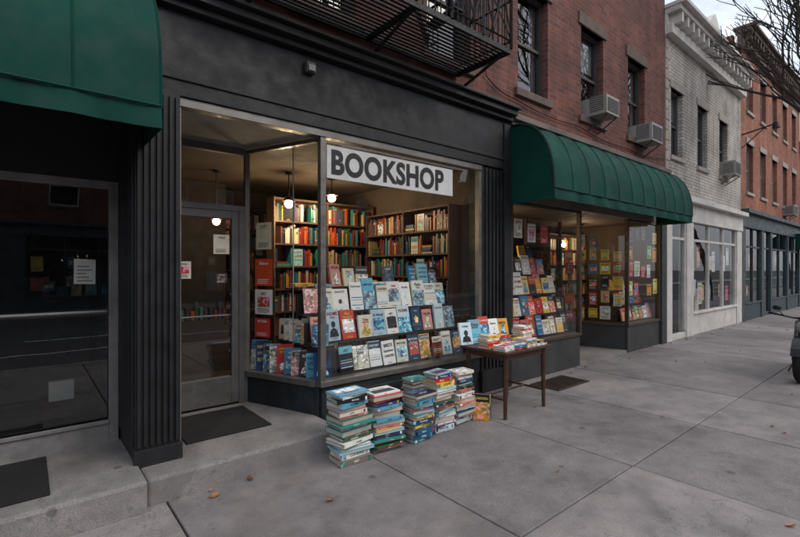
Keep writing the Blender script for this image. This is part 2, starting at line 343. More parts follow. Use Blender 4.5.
def cover(mb,M,w,h,t,pal=PAL,c=None):
    c=c or R.choice(pal)
    mb.box(-w/2,w/2,-t/2,-t/2+.002,0,h,c,0,M); mb.box(-w/2,w/2,t/2-.002,t/2,0,h,c,0,M); mb.box(-w/2,-w/2+.003,-t/2+.002,t/2-.002,0,h,c,0,M)
    mb.box(-w/2+.003,w/2-.004,-t/2+.002,t/2-.002,.004,h-.004,(.6,.56,.48),0,M)
    y=-t/2-.0012; y2=y-.0008
    def q(x0,x1,z0,z1,cc,yy=y,m=0): mb.quad([(x0,yy,z0),(x1,yy,z0),(x1,yy,z1),(x0,yy,z1)],cc,m,M)
    dark=lum(c)<.25
    tc_=R.choice([S(245,240,230),S(240,210,90)]) if dark else R.choice([S(20,20,25),S(150,25,30),S(20,40,90)])
    ac_=R.choice(pal); k=R.random(); zt=h*R.uniform(.78,.87); lb=tc_; tw=w*.82; shapes=0
    if k<.22:
        q(-w/2+.001,w/2-.001,0,h*R.uniform(.55,.7),ac_,m=1)
    elif k<.32:
        q(-w/2+.001,w/2-.001,.001,h-.001,ac_,m=1); lb=(.88,.86,.8) if lum(ac_)<.45 else (.02,.02,.03)
        if R.random()<.5: q(-w*.42,w*.42,zt-h*.08,zt+h*.08,(.8,.78,.72) if lum(lb)<.2 else (.02,.02,.03),y-.0004)
    elif k<.48:
        q(-w/2+.02,w/2-.02,h*.22,h*.68,ac_,m=1)
    elif k<.60:
        q(-w/2+.001,w/2-.001,h*.7,h*.98,ac_); lb=(.9,.88,.82) if lum(ac_)<.25 else (.02,.02,.03)
        for i in range(R.randint(2,5)): q(-w/2+.012,w/2-.012,h*(.16+.09*i),h*(.19+.09*i),R.choice(pal))
    elif k<.75:
        sc_=R.choice(pal+[(.02,.02,.03)]); r=w*.17
        mb.add([(r*math.cos(a*math.pi/6),y2,h*.52+r*1.25*math.sin(a*math.pi/6)) for a in range(12)],[list(range(12))],sc_,1,M)
        mb.quad([(-w*.36,y2,h*.12),(w*.36,y2,h*.12),(w*.28,y2,h*.33),(w*.07,y2,h*.40),(-w*.07,y2,h*.40),(-w*.28,y2,h*.33)],sc_,1,M)
    elif k<.90: shapes=R.randint(2,4)
    for q_ in range(shapes):
        n=R.choice([3,4,5,9,14]); r=w*R.uniform(.08,.26); cx=R.uniform(-.2,.2)*w; cz=h*R.uniform(.2,.6); ec=R.choice(pal+[tc_]); yq=y2-.0002*q_
        irr=R.random()<.5; a0=R.uniform(0,3)
        pts=[(cx+r*(R.uniform(.5,1.15) if irr else 1)*math.cos(a0+2*math.pi*i/n),yq,cz+r*(R.uniform(.5,1.15) if irr else 1)*1.15*math.sin(a0+2*math.pi*i/n)) for i in range(n)]
        mb.add(pts+[(cx,yq,cz)],[(n,i,(i+1)%n) for i in range(n)],ec,R.choice([0,1]),M)
    if k>=.90:
        for i in range(3): mb.text(R.choice(W),M@Matrix.Translation((0,y2-.001,h*(.8-.22*i))),h*.15,tw,lb)
    else:
        mb.text(R.choice(W),M@Matrix.Translation((0,y2-.001,zt)),h*R.uniform(.07,.14),tw,lb)
        if R.random()<.4: mb.text(R.choice(W),M@Matrix.Translation((0,y2-.001,zt-h*.12)),h*.07,w*.7,lb)
    mb.text(R.choice(W),M@Matrix.Translation((0,y2-.0016,h*.07)),h*.04,w*.55,lb)
def flatbook(mb,M,L,D,t,c,txt=True,pal=PAL):
    mb.box(-L/2,L/2,-D/2,D/2,0,.0025,c,0,M); mb.box(-L/2,L/2,-D/2,D/2,t-.0025,t,c,0,M); mb.box(-L/2,L/2,-D/2,-D/2+.003,.0025,t-.0025,c,0,M)
    k=R.uniform(.65,1); mb.box(-L/2+.004,L/2-.004,-D/2+.003,D/2-.005,.0025,t-.0025,(.62*k,.58*k,.5*k),0,M)
    if txt:
        tcc=S(245,240,230) if lum(c)<.25 else S(25,25,30)
        T=M@Matrix.Translation((R.uniform(-.03,.02),-D/2-.0012,t/2)); mb.text(R.choice(W),T,t*R.uniform(.35,.55),L*.5,tcc)
        mb.quad([(L*.36,-D/2-.001,.003),(L*.42,-D/2-.001,.003),(L*.42,-D/2-.001,t-.003),(L*.36,-D/2-.001,t-.003)],R.choice(pal),0,M)
        if R.random()<.4: mb.quad([(-L*.48,-D/2-.001,.003),(-L*.36,-D/2-.001,.003),(-L*.36,-D/2-.001,t-.003),(-L*.48,-D/2-.001,t-.003)],R.choice(pal),1,M)
def stack(x,y,H,z0=0.003,base=0,name='stack_of_books',L0=.25,pal=PAL):
    mb=MB(); z=z0; ax=R.uniform(-.01,.01)
    while z<z0+H:
        t=R.choice([R.uniform(.012,.024),R.uniform(.022,.048)]); L=L0+R.uniform(-.055,.02); D=L*R.uniform(.66,.76); c=R.choice(pal)
        flip=R.random()<.3
        ax=max(-.022,min(.022,ax+R.uniform(-.015,.015)))
        M=Matrix.Translation((x+ax,y+R.uniform(-.018,.018),z))@Matrix.Rotation(base+R.uniform(-.15,.15)+(math.pi if flip else 0),4,'Z')
        flatbook(mb,M,L,D,t,c,not flip,pal); z+=t+.0008
    T=M@Matrix.Translation((0,0,t+.001))@Matrix.Rotation(-math.pi/2,4,'X')
    mb.text(R.choice(W),T@Matrix.Translation((0,0,.05)),.025,L*.6,(.02,.02,.03) if lum(c)>.25 else (.9,.9,.85)); mb.quad([(-L*.4,-.0005,-.07),(L*.4,-.0005,-.07),(L*.4,-.0005,.02),(-L*.4,-.0005,.02)],R.choice(pal),1,T)
    return mb.build(name,COV)
def spines(mb,A,dirv,L,z,hmax,depth=.16,pal=PAL):
    a=math.atan2(dirv[1],dirv[0]); M0=Matrix.Translation((A[0],A[1],z))@Matrix.Rotation(a,4,'Z'); s=0
    while s<L-.05:
        t=R.uniform(.014,.042); h=hmax*R.uniform(.62,.95)
        if R.random()<.05: s+=R.uniform(.05,.14); continue
        if R.random()<.04 and s<L-.24:
            cover(mb,M0@Matrix.Translation((s+.09,.03,0)),.15,hmax*.85,.02,PALD); s+=.18; continue
        if R.random()<.03 and s<L-.26:
            zz=0
            for _ in range(R.randint(2,4)):
                tt=R.uniform(.02,.035); mb.box(s,s+R.uniform(.17,.21),R.uniform(0,.02),depth,zz,zz+tt,R.choice(pal),0,M0); zz+=tt+.001
            s+=.22; continue
        c=R.choice(pal)
        mb.box(s,s+t,R.uniform(0,.02),depth,0,h,c,0,M0)
        if R.random()<.6:
            q=R.choice([.7,.25,.8]); mb.quad([(s+.003,-.001,h*q),(s+t-.003,-.001,h*q),(s+t-.003,-.001,h*(q+.09)),(s+.003,-.001,h*(q+.09))],R.choice(pal),0,M0)
        s+=t+.001
def bookcase(name,A,dirv,L,z0,z1,n,depth=.22,pal=PALS):
    e=group(name); a=math.atan2(dirv[1],dirv[0]); M0=Matrix.Translation((A[0],A[1],0))@Matrix.Rotation(a,4,'Z')
    mb=MB(); st=(z1-z0)/n
    for i in range(n+1): mb.box(.02,L-.02,-.02,depth,z0+i*st-.012,z0+i*st+.012,(1,1,1),0,M0)
    k=max(1,round(L/.9))
    for i in range(k+1):
        xx=i*(L-.02)/k; mb.box(xx,xx+.02,-.021,depth+.002,z0-.02,z1+.02,(1,1,1),0,M0)
    mb.box(0,L,depth+.003,depth+.02,z0,z1,(1,1,1),0,M0); mb.build('case',WOODS,e)
    b=MB()
    for i in range(n):
        for j in range(k):
            q=j*(L-.02)/k+.025; P=M0@Vector((q,0,0)); spines(b,(P.x,P.y),dirv,(L-.02)/k-.03,z0+i*st+.013,st-.03,depth-.03,pal)
    b.build('books',COV,e); return e
def poster(mb,M,w,h,c,pal=PAL,lines=True):
    mb.quad([(-w/2,0,0),(w/2,0,0),(w/2,0,h),(-w/2,0,h)],c,0,M)
    tcc=(.03,.03,.04) if lum(c)>.2 else (.85,.83,.78)
    M2=M@Matrix.Translation((0,-.0015,0))
    mb.text(R.choice(W),M2@Matrix.Translation((0,0,h*.84)),h*.12,w*.8,tcc)
    if R.random()<.6: mb.quad([(-w*.35,0,h*.3),(w*.35,0,h*.3),(w*.35,0,h*.7),(-w*.35,0,h*.7)],R.choice(pal),1,M2)
    for i in range(4):
        z=h*(.08+.05*i); mb.quad([(-w*.36,0,z),(w*R.uniform(.1,.36),0,z),(w*.3,0,z+h*.018),(-w*.36,0,z+h*.018)],tcc,0,M2)
def Tz(x,y,z,a=0): return Matrix.Translation((x,y,z))@Matrix.Rotation(a,4,'Z')
# ================================================================ BOOKSHOP BUILDING
B=group('brick_building')
H=10.4; X0,X1=-6.5,10.6; SF=3.64
ops=[]
wx=[5.32+1.745*i for i in range(-6,3)]
for zz in (4.13,7.35):
    for x in wx: ops.append((x,x+.76,zz,zz+1.5))
mb=MB(); wall(mb,X0,X1,SF-.1,H,0,ops,.2); mb.build('front_wall',BR1,B)
fr,gl,inn,st=MB(),MB(),MB(),MB()
for o in ops:
    sash(fr,gl,inn,o[0],o[1],o[2],o[3],0,(.05,.045,.042))
    st.box(o[0]-.08,o[1]+.08,-.05,.1,o[2]-.11,o[2]); st.box(o[0]-.1,o[1]+.1,-.03,.1,o[3],o[3]+.2)
fr.build('window_frames',VC,B);gl.build('window_glass',GLW,B);inn.build('window_interiors',VC,B);st.build('sills_and_lintels',STONE,B,bevel=.008)
shell(B,X0,X1,H,BR1)
mb=MB(); mb.box(X0,X1,-.35,.1,H-.05,H+.12); mb.box(X0,X1,-.22,.0,H-.35,H-.05)
x=X0+.2
while x<X1: mb.box(x,x+.12,-.32,-.22,H-.3,H-.052); x+=.45
mb.build('roof_cornice',STONE,B)
mb=MB()
mb.box(X0,5.05,-.05,.15,2.93,SF-.06)
mb.box(X0,5.05,-.065,-.05,3.05,3.09)
mb.box(X0,5.06,-.12,.1,SF-.06,SF); mb.box(X0,5.07,-.19,.1,SF,SF+.07); mb.box(X0,5.08,-.24,.1,SF+.07,SF+.10)
mb.build('fascia',CHAR,B,bevel=.006)
mb=MB(); mb.box(5.09,X1-.01,-.04,.15,3.42,3.62);mb.box(5.09,X1-.01,-.03,.15,2.55,3.42); mb.box(5.09,X1-.01,-.14,.1,3.62,3.70); mb.box(5.09,X1-.01,-.08,.1,3.56,3.62)
mb.build('sign_band',BEIGE,B,bevel=.006)
mb=MB()
mb.box(4.52,5.05,-.02,.2,.0,2.93)
for i in range(6): mb.box(4.58+i*.075,4.58+i*.075+.04,-.04,-.02,.3,2.9)
mb.box(4.5,5.07,-.05,.1,-.0,.28); mb.box(4.93,5.09,-.07,.15,0,SF-.1)
mb.box(.6,.9,-.13,.9,.15,2.93)
for i in range(7): mb.box(.612+i*.042,.612+i*.042+.022,-.15,-.13,.32,2.88)
mb.box(.59,.91,-.16,-.13,.15,.30)
for i in range(10): mb.box(.585,.6,-.1+i*.06,-.07+i*.06,.32,2.88)
mb.box(.93,.935,.05,3.9,.15,2.93)
mb.build('pilasters',CHAR,B,bevel=.004)
mb=MB(); mb.box(2.19,4.52,.0,.08,0,.46); mb.seg((2.2,.04),(1.85,.95),.1,.46,.06)
mb.box(2.3,4.42,-.012,0,.1,.38)
mb.build('bulkhead',TEALD,B,bevel=.005)
mb=MB()
mb.box(2.165,4.52,-.03,.10,.46,.515); mb.seg((2.17,.06),(1.83,.95),.46,.515,.09)
mb.box(2.165,2.225,-.02,.04,.515,2.86); mb.box(.9,4.52,-.03,.06,2.86,2.93); mb.box(4.47,4.52,-.02,.05,.515,2.86)
mb.seg((2.17,.06),(1.83,.95),2.82,2.86,.05); mb.box(1.80,1.85,.93,.98,.18,2.86)
mb.box(.90,.935,-.02,.05,.18,2.86)
mb.build('shopfront_frame',ALU,B,bevel=.003)
mb=MB(); mb.quad([(2.22,.02,.515),(4.48,.02,.515),(4.48,.02,2.86),(2.22,.02,2.86)])
mb.quad([(2.18,.05,.515),(1.84,.94,.515),(1.84,.94,2.83),(2.18,.05,2.83)])
mb.quad([(1.02,.965,.48),(1.66,.965,.48),(1.66,.965,2.12),(1.02,.965,2.12)]); mb.quad([(.96,.97,2.26),(1.8,.97,2.26),(1.8,.97,2.8),(.96,.97,2.8)])
mb.build('shop_glass',GLASS,B)
mb=MB()
mb.box(.955,1.02,.94,.99,.2,2.2);mb.box(1.66,1.735,.94,.99,.2,2.2);mb.box(1.02,1.66,.94,.99,2.12,2.2);mb.box(1.02,1.66,.94,.99,.2,.48)
mb.box(.93,1.8,.93,1.0,2.2,2.26);mb.box(1.735,1.8,.93,1.0,.18,2.2);mb.box(.93,1.8,.93,1.0,2.8,2.87)
mb.cyl((1.05,.90,1.12),(1.64,.90,1.12),.012); mb.cyl((1.64,.86,1.0),(1.64,.86,1.35),.012); mb.cyl((1.64,.86,1.02),(1.64,.94,1.02),.01);mb.cyl((1.64,.86,1.33),(1.64,.94,1.33),.01)
mb.build('shop_door',ALUD,B,bevel=.003)
mb=MB()
mb.box(.935,2.19,.06,.95,2.87,2.9); mb.build('entry_soffit',mk('soffit_paint',(.28,.262,.24),.8),B)
mb=MB()
mb.box(.936,4.66,4.0,4.05,.1,3.05); mb.box(4.60,4.66,.16,4.0,.1,3.05)
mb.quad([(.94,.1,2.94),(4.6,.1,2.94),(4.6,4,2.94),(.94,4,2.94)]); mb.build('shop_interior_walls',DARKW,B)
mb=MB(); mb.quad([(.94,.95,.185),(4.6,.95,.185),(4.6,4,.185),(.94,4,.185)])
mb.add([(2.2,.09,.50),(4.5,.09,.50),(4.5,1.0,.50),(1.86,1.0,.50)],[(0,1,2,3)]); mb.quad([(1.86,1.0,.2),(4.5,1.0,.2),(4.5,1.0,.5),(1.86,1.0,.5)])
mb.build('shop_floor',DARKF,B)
# neighbour shop (recessed)
mb=MB()
for (a,b,c_,d_,e,f) in [(.52,.585,.48,.54,.2,2.3),(-.56,-.5,.48,.54,.2,2.3),(-.5,.52,.48,.54,2.24,2.3),(-.5,.52,.48,.54,.2,.36)]: mb.box(a,b,c_,d_,e,f)
mb.box(-.5,.52,.46,.48,.36,.39); mb.cyl((-.45,.45,1.26),(.5,.45,1.26),.013)
for x in (-.45,.5): mb.cyl((x,.45,1.26),(x,.48,1.26),.01)
mb.box(-2.2,-.56,.48,.54,.5,.56); mb.box(-2.2,-.56,.48,.54,2.24,2.3)
mb.build('neighbour_door_frame',mk('grey_aluminium',(.24,.23,.225),.5,.3,.3,4,.1),B,bevel=.004)
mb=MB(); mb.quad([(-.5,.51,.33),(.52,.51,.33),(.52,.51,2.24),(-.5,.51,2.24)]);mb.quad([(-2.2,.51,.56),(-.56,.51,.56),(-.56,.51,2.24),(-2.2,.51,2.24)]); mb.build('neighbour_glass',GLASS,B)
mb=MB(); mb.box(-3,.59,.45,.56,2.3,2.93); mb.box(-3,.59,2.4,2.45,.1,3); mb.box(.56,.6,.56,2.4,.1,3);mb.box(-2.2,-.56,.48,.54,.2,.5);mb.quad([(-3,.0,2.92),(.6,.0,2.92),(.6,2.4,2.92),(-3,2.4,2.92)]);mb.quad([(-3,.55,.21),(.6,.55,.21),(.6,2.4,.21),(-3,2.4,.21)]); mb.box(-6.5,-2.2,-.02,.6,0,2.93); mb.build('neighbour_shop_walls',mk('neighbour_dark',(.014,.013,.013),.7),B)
mb=MB(); mb.quad([(.29,.5,1.48),(.43,.5,1.475),(.432,.5,1.67),(.292,.5,1.675)],(.36,.36,.34))
for i in range(5): mb.box(.31,.41-.02*(i%3),.4985,.4995,1.50+i*.028,1.508+i*.028,(.08,.08,.08))
mb.box(.15,.32,.9,.95,.5,.66,(.2,.2,.19)); mb.build('notice_paper',VC,B)
# steps
mb=MB(); mb.box(.63,2.17,-.40,.96,-.02,.18); mb.build('entry_step',CONS,B,bevel=.02)
mb=MB(); mb.box(-3.2,.622,-.47,.56,-.02,.205); mb.build('neighbour_step',CONS,B,bevel=.022)
mb=MB(); mb.box(1.0,1.72,.08,.8,.182,.194); mb.build('door_mat',MAT,bevel=.004)
mb=MB(); mb.box(-.75,.12,-.3,.42,.207,.219); mb.build('door_mat',MAT,bevel=.004)
# second shopfront
mb=MB()
mb.box(5.1,7.03,.0,.08,0,.5); mb.box(8.8,10.32,.0,.08,0,.5); mb.seg((8.83,.06),(8.5,1.2),.0,.5,.06); mb.seg((7.0,.06),(7.3,1.2),.0,.5,.06)
mb.box(10.32,10.59,-.05,.2,0,2.6); mb.box(5.09,5.14,-.03,.2,.5,2.55)
mb.build('second_bulkhead',mk('grey_bulkhead',(.036,.037,.038),.6,0,.35),B,bevel=.005)
mb=MB()
for x0,x1 in((5.14,7.05),(8.78,10.32)):
    mb.box(x0,x1,-.025,.09,.5,.55);mb.box(x0,x0+.05,-.02,.05,.55,2.5);mb.box(x1-.05,x1,-.02,.05,.55,2.5);mb.box(x0,x1,-.02,.06,2.5,2.56)
mb.seg((8.81,.06),(8.5,1.2),.5,.55,.08); mb.box(8.47,8.53,1.2,1.26,0,2.56); mb.box(7.27,7.33,1.2,1.26,0,2.56); mb.box(7.33,8.47,1.2,1.26,2.2,2.26); mb.box(7.33,7.42,1.21,1.25,.1,2.2);mb.box(8.38,8.47,1.21,1.25,.1,2.2);mb.box(7.42,8.38,1.21,1.25,.1,.35)
mb.seg((7.02,.06),(7.3,1.2),.5,.55,.08)
mb.build('second_shopfront_frame',BRSF,B,bevel=.003)
mb=MB()
for x0,x1 in((5.19,7.0),(8.83,10.27)): mb.quad([(x0,.02,.55),(x1,.02,.55),(x1,.02,2.5),(x0,.02,2.5)])
mb.quad([(8.81,.06,.55),(8.5,1.2,.55),(8.5,1.2,2.5),(8.81,.06,2.5)]);mb.quad([(7.02,.06,.55),(7.3,1.2,.55),(7.3,1.2,2.5),(7.02,.06,2.5)]);mb.quad([(7.4,1.23,.3),(8.4,1.23,.3),(8.4,1.23,2.5),(7.4,1.23,2.5)])
mb.build('second_shop_glass',GLASS,B)
mb=MB(); mb.quad([(5.1,.06,2.57),(10.5,.06,2.57),(10.5,3.2,2.57),(5.1,3.2,2.57)]); mb.box(5.08,5.1,.1,3.2,0,2.6);mb.box(10.36,10.38,.1,3.2,0,2.6);mb.box(5.1,10.36,3.2,3.25,0,2.6)
mb.build('second_shop_interior',DARKW,B)
mb=MB(); mb.quad([(5.1,1.26,.06),(10.36,1.26,.06),(10.36,3.2,.06),(5.1,3.2,.06)]);mb.quad([(5.1,.09,.06),(7.05,.09,.06),(7.3,1.26,.06),(5.1,1.26,.06)]);mb.quad([(8.8,.09,.06),(10.36,.09,.06),(10.36,1.26,.06),(8.5,1.26,.06)]); mb.build('second_shop_floor',DARKF,B)
mb=MB(); mb.add([(7.03,.01,.05),(8.79,.01,.05),(8.5,1.25,.05),(7.3,1.25,.05),(7.03,.01,-.02),(8.79,.01,-.02)],[(0,1,2,3),(4,5,1,0)]); mb.build('second_entry_step',CONS,B)
# awnings
def awning(x0,x1,ztop,zb,P,n,val=.14):
    e=group('green_awning'); mb=MB(); K=14; sub=6; nx=n*sub
    cols=[]
    for i in range(nx+1):
        x=x0+(x1-x0)*i/nx; sag=math.sin(math.pi*(i%sub)/sub)*.016
        wv=.006*math.sin(i*.9)+.005*math.sin(i*2.3)
        col=[]
        for j in range(K+1):
            a=math.pi/2*j/K
            ex=.85; wr=.004*math.sin(i*1.7+j*1.1)*math.sin(math.pi*(i%sub)/sub)
            y=-(P-sag+wr)*math.sin(a)**ex-.06; z=zb+(ztop-zb-sag+wr)*math.cos(a)**ex
            col.append((x,y,z))
        col.append((x,col[-1][1]-.004+wv,zb-val*.5)); col.append((x,col[-1][1]+wv*1.5,zb-val+wv*.5))
        cols.append(col)
    vs=[p for c_ in cols for p in c_]; m_=K+3
    fs=[(i*m_+j,(i+1)*m_+j,(i+1)*m_+j+1,i*m_+j+1) for i in range(nx) for j in range(m_-1)]
    mb.add(vs,fs); mb.build('canopy',AWN,e,smooth=True)
    mb=MB()
    for xx in (x0,x1):
        c0=cols[0] if xx==x0 else cols[-1]
        pts=[(xx,p[1],p[2]) for p in c0]; pts.append((xx,-.06,zb-val))
        if xx==x1: pts=pts[::-1]
        mb.add(pts,[list(range(len(pts)))])
    mb.build('end_panels',AWN,e)
    mb=MB()
    for i in range(n+1):
        c_=cols[i*sub]
        for a,b in zip(c_[:K],c_[1:K+1]): mb.cyl((a[0],a[1]+.012,a[2]-.012),(b[0],b[1]+.012,b[2]-.012),.011,n=6)
    mb.cyl((x0+.01,-P-.04,zb),(x1-.01,-P-.04,zb),.011); mb.build('frame',IRON,e)
    mb=MB()
    for i in range(n+1):
        c_=cols[i*sub]
        for a,b in zip(c_[:K],c_[1:K+1]): mb.bar((a[0],a[1]-.001,a[2]+.001),(b[0],b[1]-.001,b[2]+.001),.012)
    mb.bar((x0,-P-.064,zb),(x1,-P-.064,zb),.012)
    mb.build('seams',AWN,e)
awning(5.08,9.97,3.54,2.62,.66,11)
awning(-3.4,.66,3.55,2.62,.60,9)
mb=MB(); mb.box(1.97,2.07,-.11,-.052,3.40,3.50,(.05,.05,.05)); mb.box(1.985,2.055,-.125,-.112,3.41,3.47,(.3,.3,.28)); mb.build('security_light',VC,bevel=.006)
def lamp(x,y,z,zc,r,e,col=(1,.72,.42)):
    p=group('pendant_lamp'); m=MB(); m.sphere((x,y,z),r,r,r,(1,1,1)); m.build('globe',BULB,p,smooth=True)
    m=MB(); m.cyl((x,y,z+r),(x,y,zc),.008); m.cyl((x,y,z+r-.02),(x,y,z+r+.05),.04,.02); m.cyl((x,y,zc-.02),(x,y,zc),.05)
    m.build('cord',IRON,p)
    m=MB(); m.cyl((x,y,z+r*.6),(x,y,z+r+.05),r*1.5,.03,20,cap=False); m.build('shade',BRSF,p,smooth=True)
    l=bpy.data.lights.new('lamp_light','POINT'); l.energy=e; l.color=col; l.shadow_soft_size=r+.02
    o=bpy.data.objects.new('lamp_light',l); sc.collection.objects.link(o); o.location=(x,y,z-r-.05); o.parent=p
lamp(2.82,2.0,2.5,2.93,.06,30); lamp(3.48,1.95,2.64,2.93,.06,26); lamp(2.0,2.5,2.24,2.93,.05,5); lamp(5.75,1.15,2.33,2.56,.05,22); lamp(9.3,1.2,2.3,2.56,.05,15)
bookcase('bookcase',(2.75,2.35),(1,0),1.78,.3,2.62,7)
bookcase('bookcase',(4.37,2.3),(0,-1),1.9,.5,2.45,6)
bookcase('bookcase',(2.45,3.7),(1,0),1.4,.2,2.6,7)
bookcase('bookcase',(5.2,1.5),(1,0),1.9,.3,2.35,6,pal=PALW)
bookcase('bookcase',(8.7,1.6),(1,0),1.6,.3,2.35,6,pal=PALW)
bookcase('bookcase',(6.3,3.0),(1,0),2.6,.1,2.4,7,pal=PALS)
mb=MB(); mb.box(1.0,2.43,3.4,3.45,.19,2.93); mb.build('dark_backdrop',DARKF,B)  # added near-black sheet; its colour stands in for unlit depth behind the door
mb=MB(); mb.box(1.3,2.2,2.6,3.1,.19,.9,(.05,.03,.02))
for i in range(14):
    M=Tz(1.36+.06*i,2.66,.905,R.uniform(-.1,.1)); mb.box(-.02,.02,-.06,.06,0,R.uniform(.12,.25),R.choice(PALS),0,M)
mb.build('counter',VC)
# sign
e=group('bookshop_sign'); mb=MB(); mb.box(2.245,4.0,.0,.012,2.48,2.80,(.62,.62,.60)); mb.build('panel',VC,e)
mb=MB(); mb.text('BOOKSHOP',Matrix.Translation((3.07,-.003,2.642))@Matrix.Diagonal((1,1,1.16,1)),.3,1.55,(.008,.008,.01),off=.038); mb.build('lettering',VC,e)
def display(name,rows,pal,w=.2,h=.29,lean=-.2,piles=True):
    e=group(name); mb=MB(); rs=MB()
    for i,(y,z,xa,xb) in enumerate(rows):
        x=xa+w/2
        while x<xb-w/2:
            big=R.random()<.12
            ww=w*R.uniform(.78,1.04); hh=h*R.uniform(.78,1.1)*(1.12 if big else 1)
            M=Matrix.Translation((x+R.uniform(-.012,.012),y+R.uniform(-.015,.01),z+.003))@Matrix.Rotation(R.uniform(-.14,.14),4,'Z')@Matrix.Rotation(lean+R.uniform(-.06,.06),4,'X')
            cover(mb,M,ww,hh,R.uniform(.015,.03),pal); x+=ww/2+w*R.uniform(.46,.53)
        rs.box(xa-.02,xb,y-.03,y+.11,z-.02,z); rs.box(xa-.02,xb,y+.09,y+.11,z,z+.2)
    if piles:
        y,z,xa,xb=rows[-1]; z0=z+.26; rs.box(xa,xb,y+.12,y+.42,z0-.02,z0); x=xa+.12
        while x<xb-.12:
            if R.random()<.45:
                zz=z0+.001
                for _ in range(R.randint(1,4)):
                    t=R.uniform(.015,.035); flatbook(mb,Tz(x,y+.25,zz,R.uniform(-.2,.2)),.21,.15,t,R.choice(pal)); zz+=t+.001
                x+=.23
            else:
                M=Tz(x-.03,y+.25,z0+.002,R.uniform(-.3,.3))@Matrix.Rotation(-.2,4,'X'); cover(mb,M,.16,.24*R.uniform(.85,1.15),.03,pal); x+=.18
    mb.build('books',COV,e); rs.build('stand',DARKF,e)
display('book_display',[(.14,.53,2.26,4.48),(.27,.84,2.22,4.46),(.40,1.13,2.2,4.46)],PALD,w=.2,h=.30)
display('book_display',[(.14,.57,5.22,7.0),(.27,.88,5.22,7.0),(.40,1.19,5.22,7.0),(.53,1.5,5.22,6.9)],PALW,w=.2,h=.29)
display('book_display',[(.14,.57,8.9,10.25),(.27,.88,8.9,10.25)],PALW,w=.2,h=.29)
# return window books
mb=MB()
BL=[S(30,60,110),S(90,160,190),S(30,30,36),S(235,230,220),S(60,120,160),S(190,40,35),S(120,190,210),S(225,215,195)]
for i in range(10):
    k=.05+.1*i; x=2.26-.36*k; y=.08+.93*k
    M=Matrix.Translation((x+.03,y,.505))@Matrix.Rotation(-.62+R.uniform(-.25,.25),4,'Z')@Matrix.Rotation(-.18,4,'X')
    cover(mb,M,.17,.30*R.uniform(.8,1.1),.03,PALD,BL[i%8])
for i in range(7):
    M=Matrix.Translation((2.3,.22+.13*i,.80))@Matrix.Rotation(-.6+R.uniform(-.2,.2),4,'Z')@Matrix.Rotation(-.18,4,'X')
    cover(mb,M,.16,.25*R.uniform(.85,1.1),.025,PALD)
mb.box(2.24,2.42,.12,1.1,.5,.79,(.02,.018,.016))
mb.build('window_books',COV)
# posters on the return pane (outer face) and the door
mb=MB()
aw=math.atan2(.93,-.36)+math.pi
d=Vector((-.34,.89,0)).normalized(); nrm=Vector((-d.y,d.x,0))
def onret(k,z,w,h,c):
    x=2.18-.34*k+nrm.x*.006; y=.05+.89*k+nrm.y*.006; poster(mb,Tz(x,y,z,aw),w,h,c,[S(225,215,195),S(200,60,40),S(230,190,60)])
onret(.76,1.80,.22,.28,S(225,212,180)); onret(.76,1.42,.25,.28,S(215,80,40)); onret(.76,1.12,.25,.26,S(235,228,218)); onret(.78,.88,.22,.2,S(205,60,50))
poster(mb,Tz(1.56,.955,1.75),.16,.2,S(235,225,205)); poster(mb,Tz(1.20,.955,1.5),.13,.17,S(230,215,205),[S(200,50,40)]); poster(mb,Tz(1.56,.955,1.45),.12,.1,S(60,60,65))
mb.build('window_posters',[VC,ART])
mb=MB(); mb.cyl((2.2,.62,.5),(2.2,.62,2.9),.007,c=(.4,.4,.38)); mb.build('window_pole',VC)
mb=MB()
PP=[S(235,200,60),S(240,150,60),S(230,90,130),S(120,200,80),S(235,225,200),S(200,50,50),S(90,150,200),S(240,220,120),S(235,160,175),S(240,236,225)]
for r_ in range(4):
    for c_ in range(5):
        if R.random()<.25: continue
        poster(mb,Tz(8.98+c_*.29+R.uniform(-.03,.03),.03,1.05+r_*.36+R.uniform(-.04,.04)),.24*R.uniform(.7,1.1),.3*R.uniform(.7,1.05),R.choice(PP),PP)
a2=math.atan2(1.14,-.31)+math.pi
for r_ in range(6):
    for c_ in range(5):
        if R.random()<.22: continue
        k=.1+.19*c_; poster(mb,Tz(8.82-.31*k,.07+1.14*k,.60+r_*.29+R.uniform(-.05,.05),a2),R.uniform(.12,.2),R.uniform(.18,.26),R.choice(PP+PALW),PP)
for c_ in range(5):
    if R.random()<.7: poster(mb,Tz(5.4+c_*.33,.05,1.95+R.uniform(0,.1)),.2,.27,R.choice(PP+[S(235,225,200)]*4),PP)
mb.build('shop_posters',[VC,ART])
# ---------------------------------------------------------------- stacks on the sidewalk
PST=PAL+[S(235,230,220),S(200,50,40),S(60,140,130),S(240,236,228),S(30,90,130),S(30,30,34),S(30,110,90),S(90,160,190)]
stack(2.09,-.62,.57,L0=.315,base=.04,pal=PST); stack(2.47,-.60,.50,L0=.305,base=-.05,pal=PST); stack(2.82,-.66,.42,L0=.265,pal=PST); stack(3.16,-.60,.56,L0=.275,base=.05,pal=PST); stack(3.50,-.56,.52,L0=.265,pal=PST); stack(3.16,-.26,.44,L0=.25,pal=PST)
mb=MB()
for i in range(4):
    M=Tz(3.70+.034*i,-.70+.02*i,.003,-.95+.04*i); cover(mb,M,.17,.275-.012*i,.028,c=[S(25,28,30),S(230,200,60),S(220,215,200),S(60,90,60)][i])
mb.build('standing_books',COV)
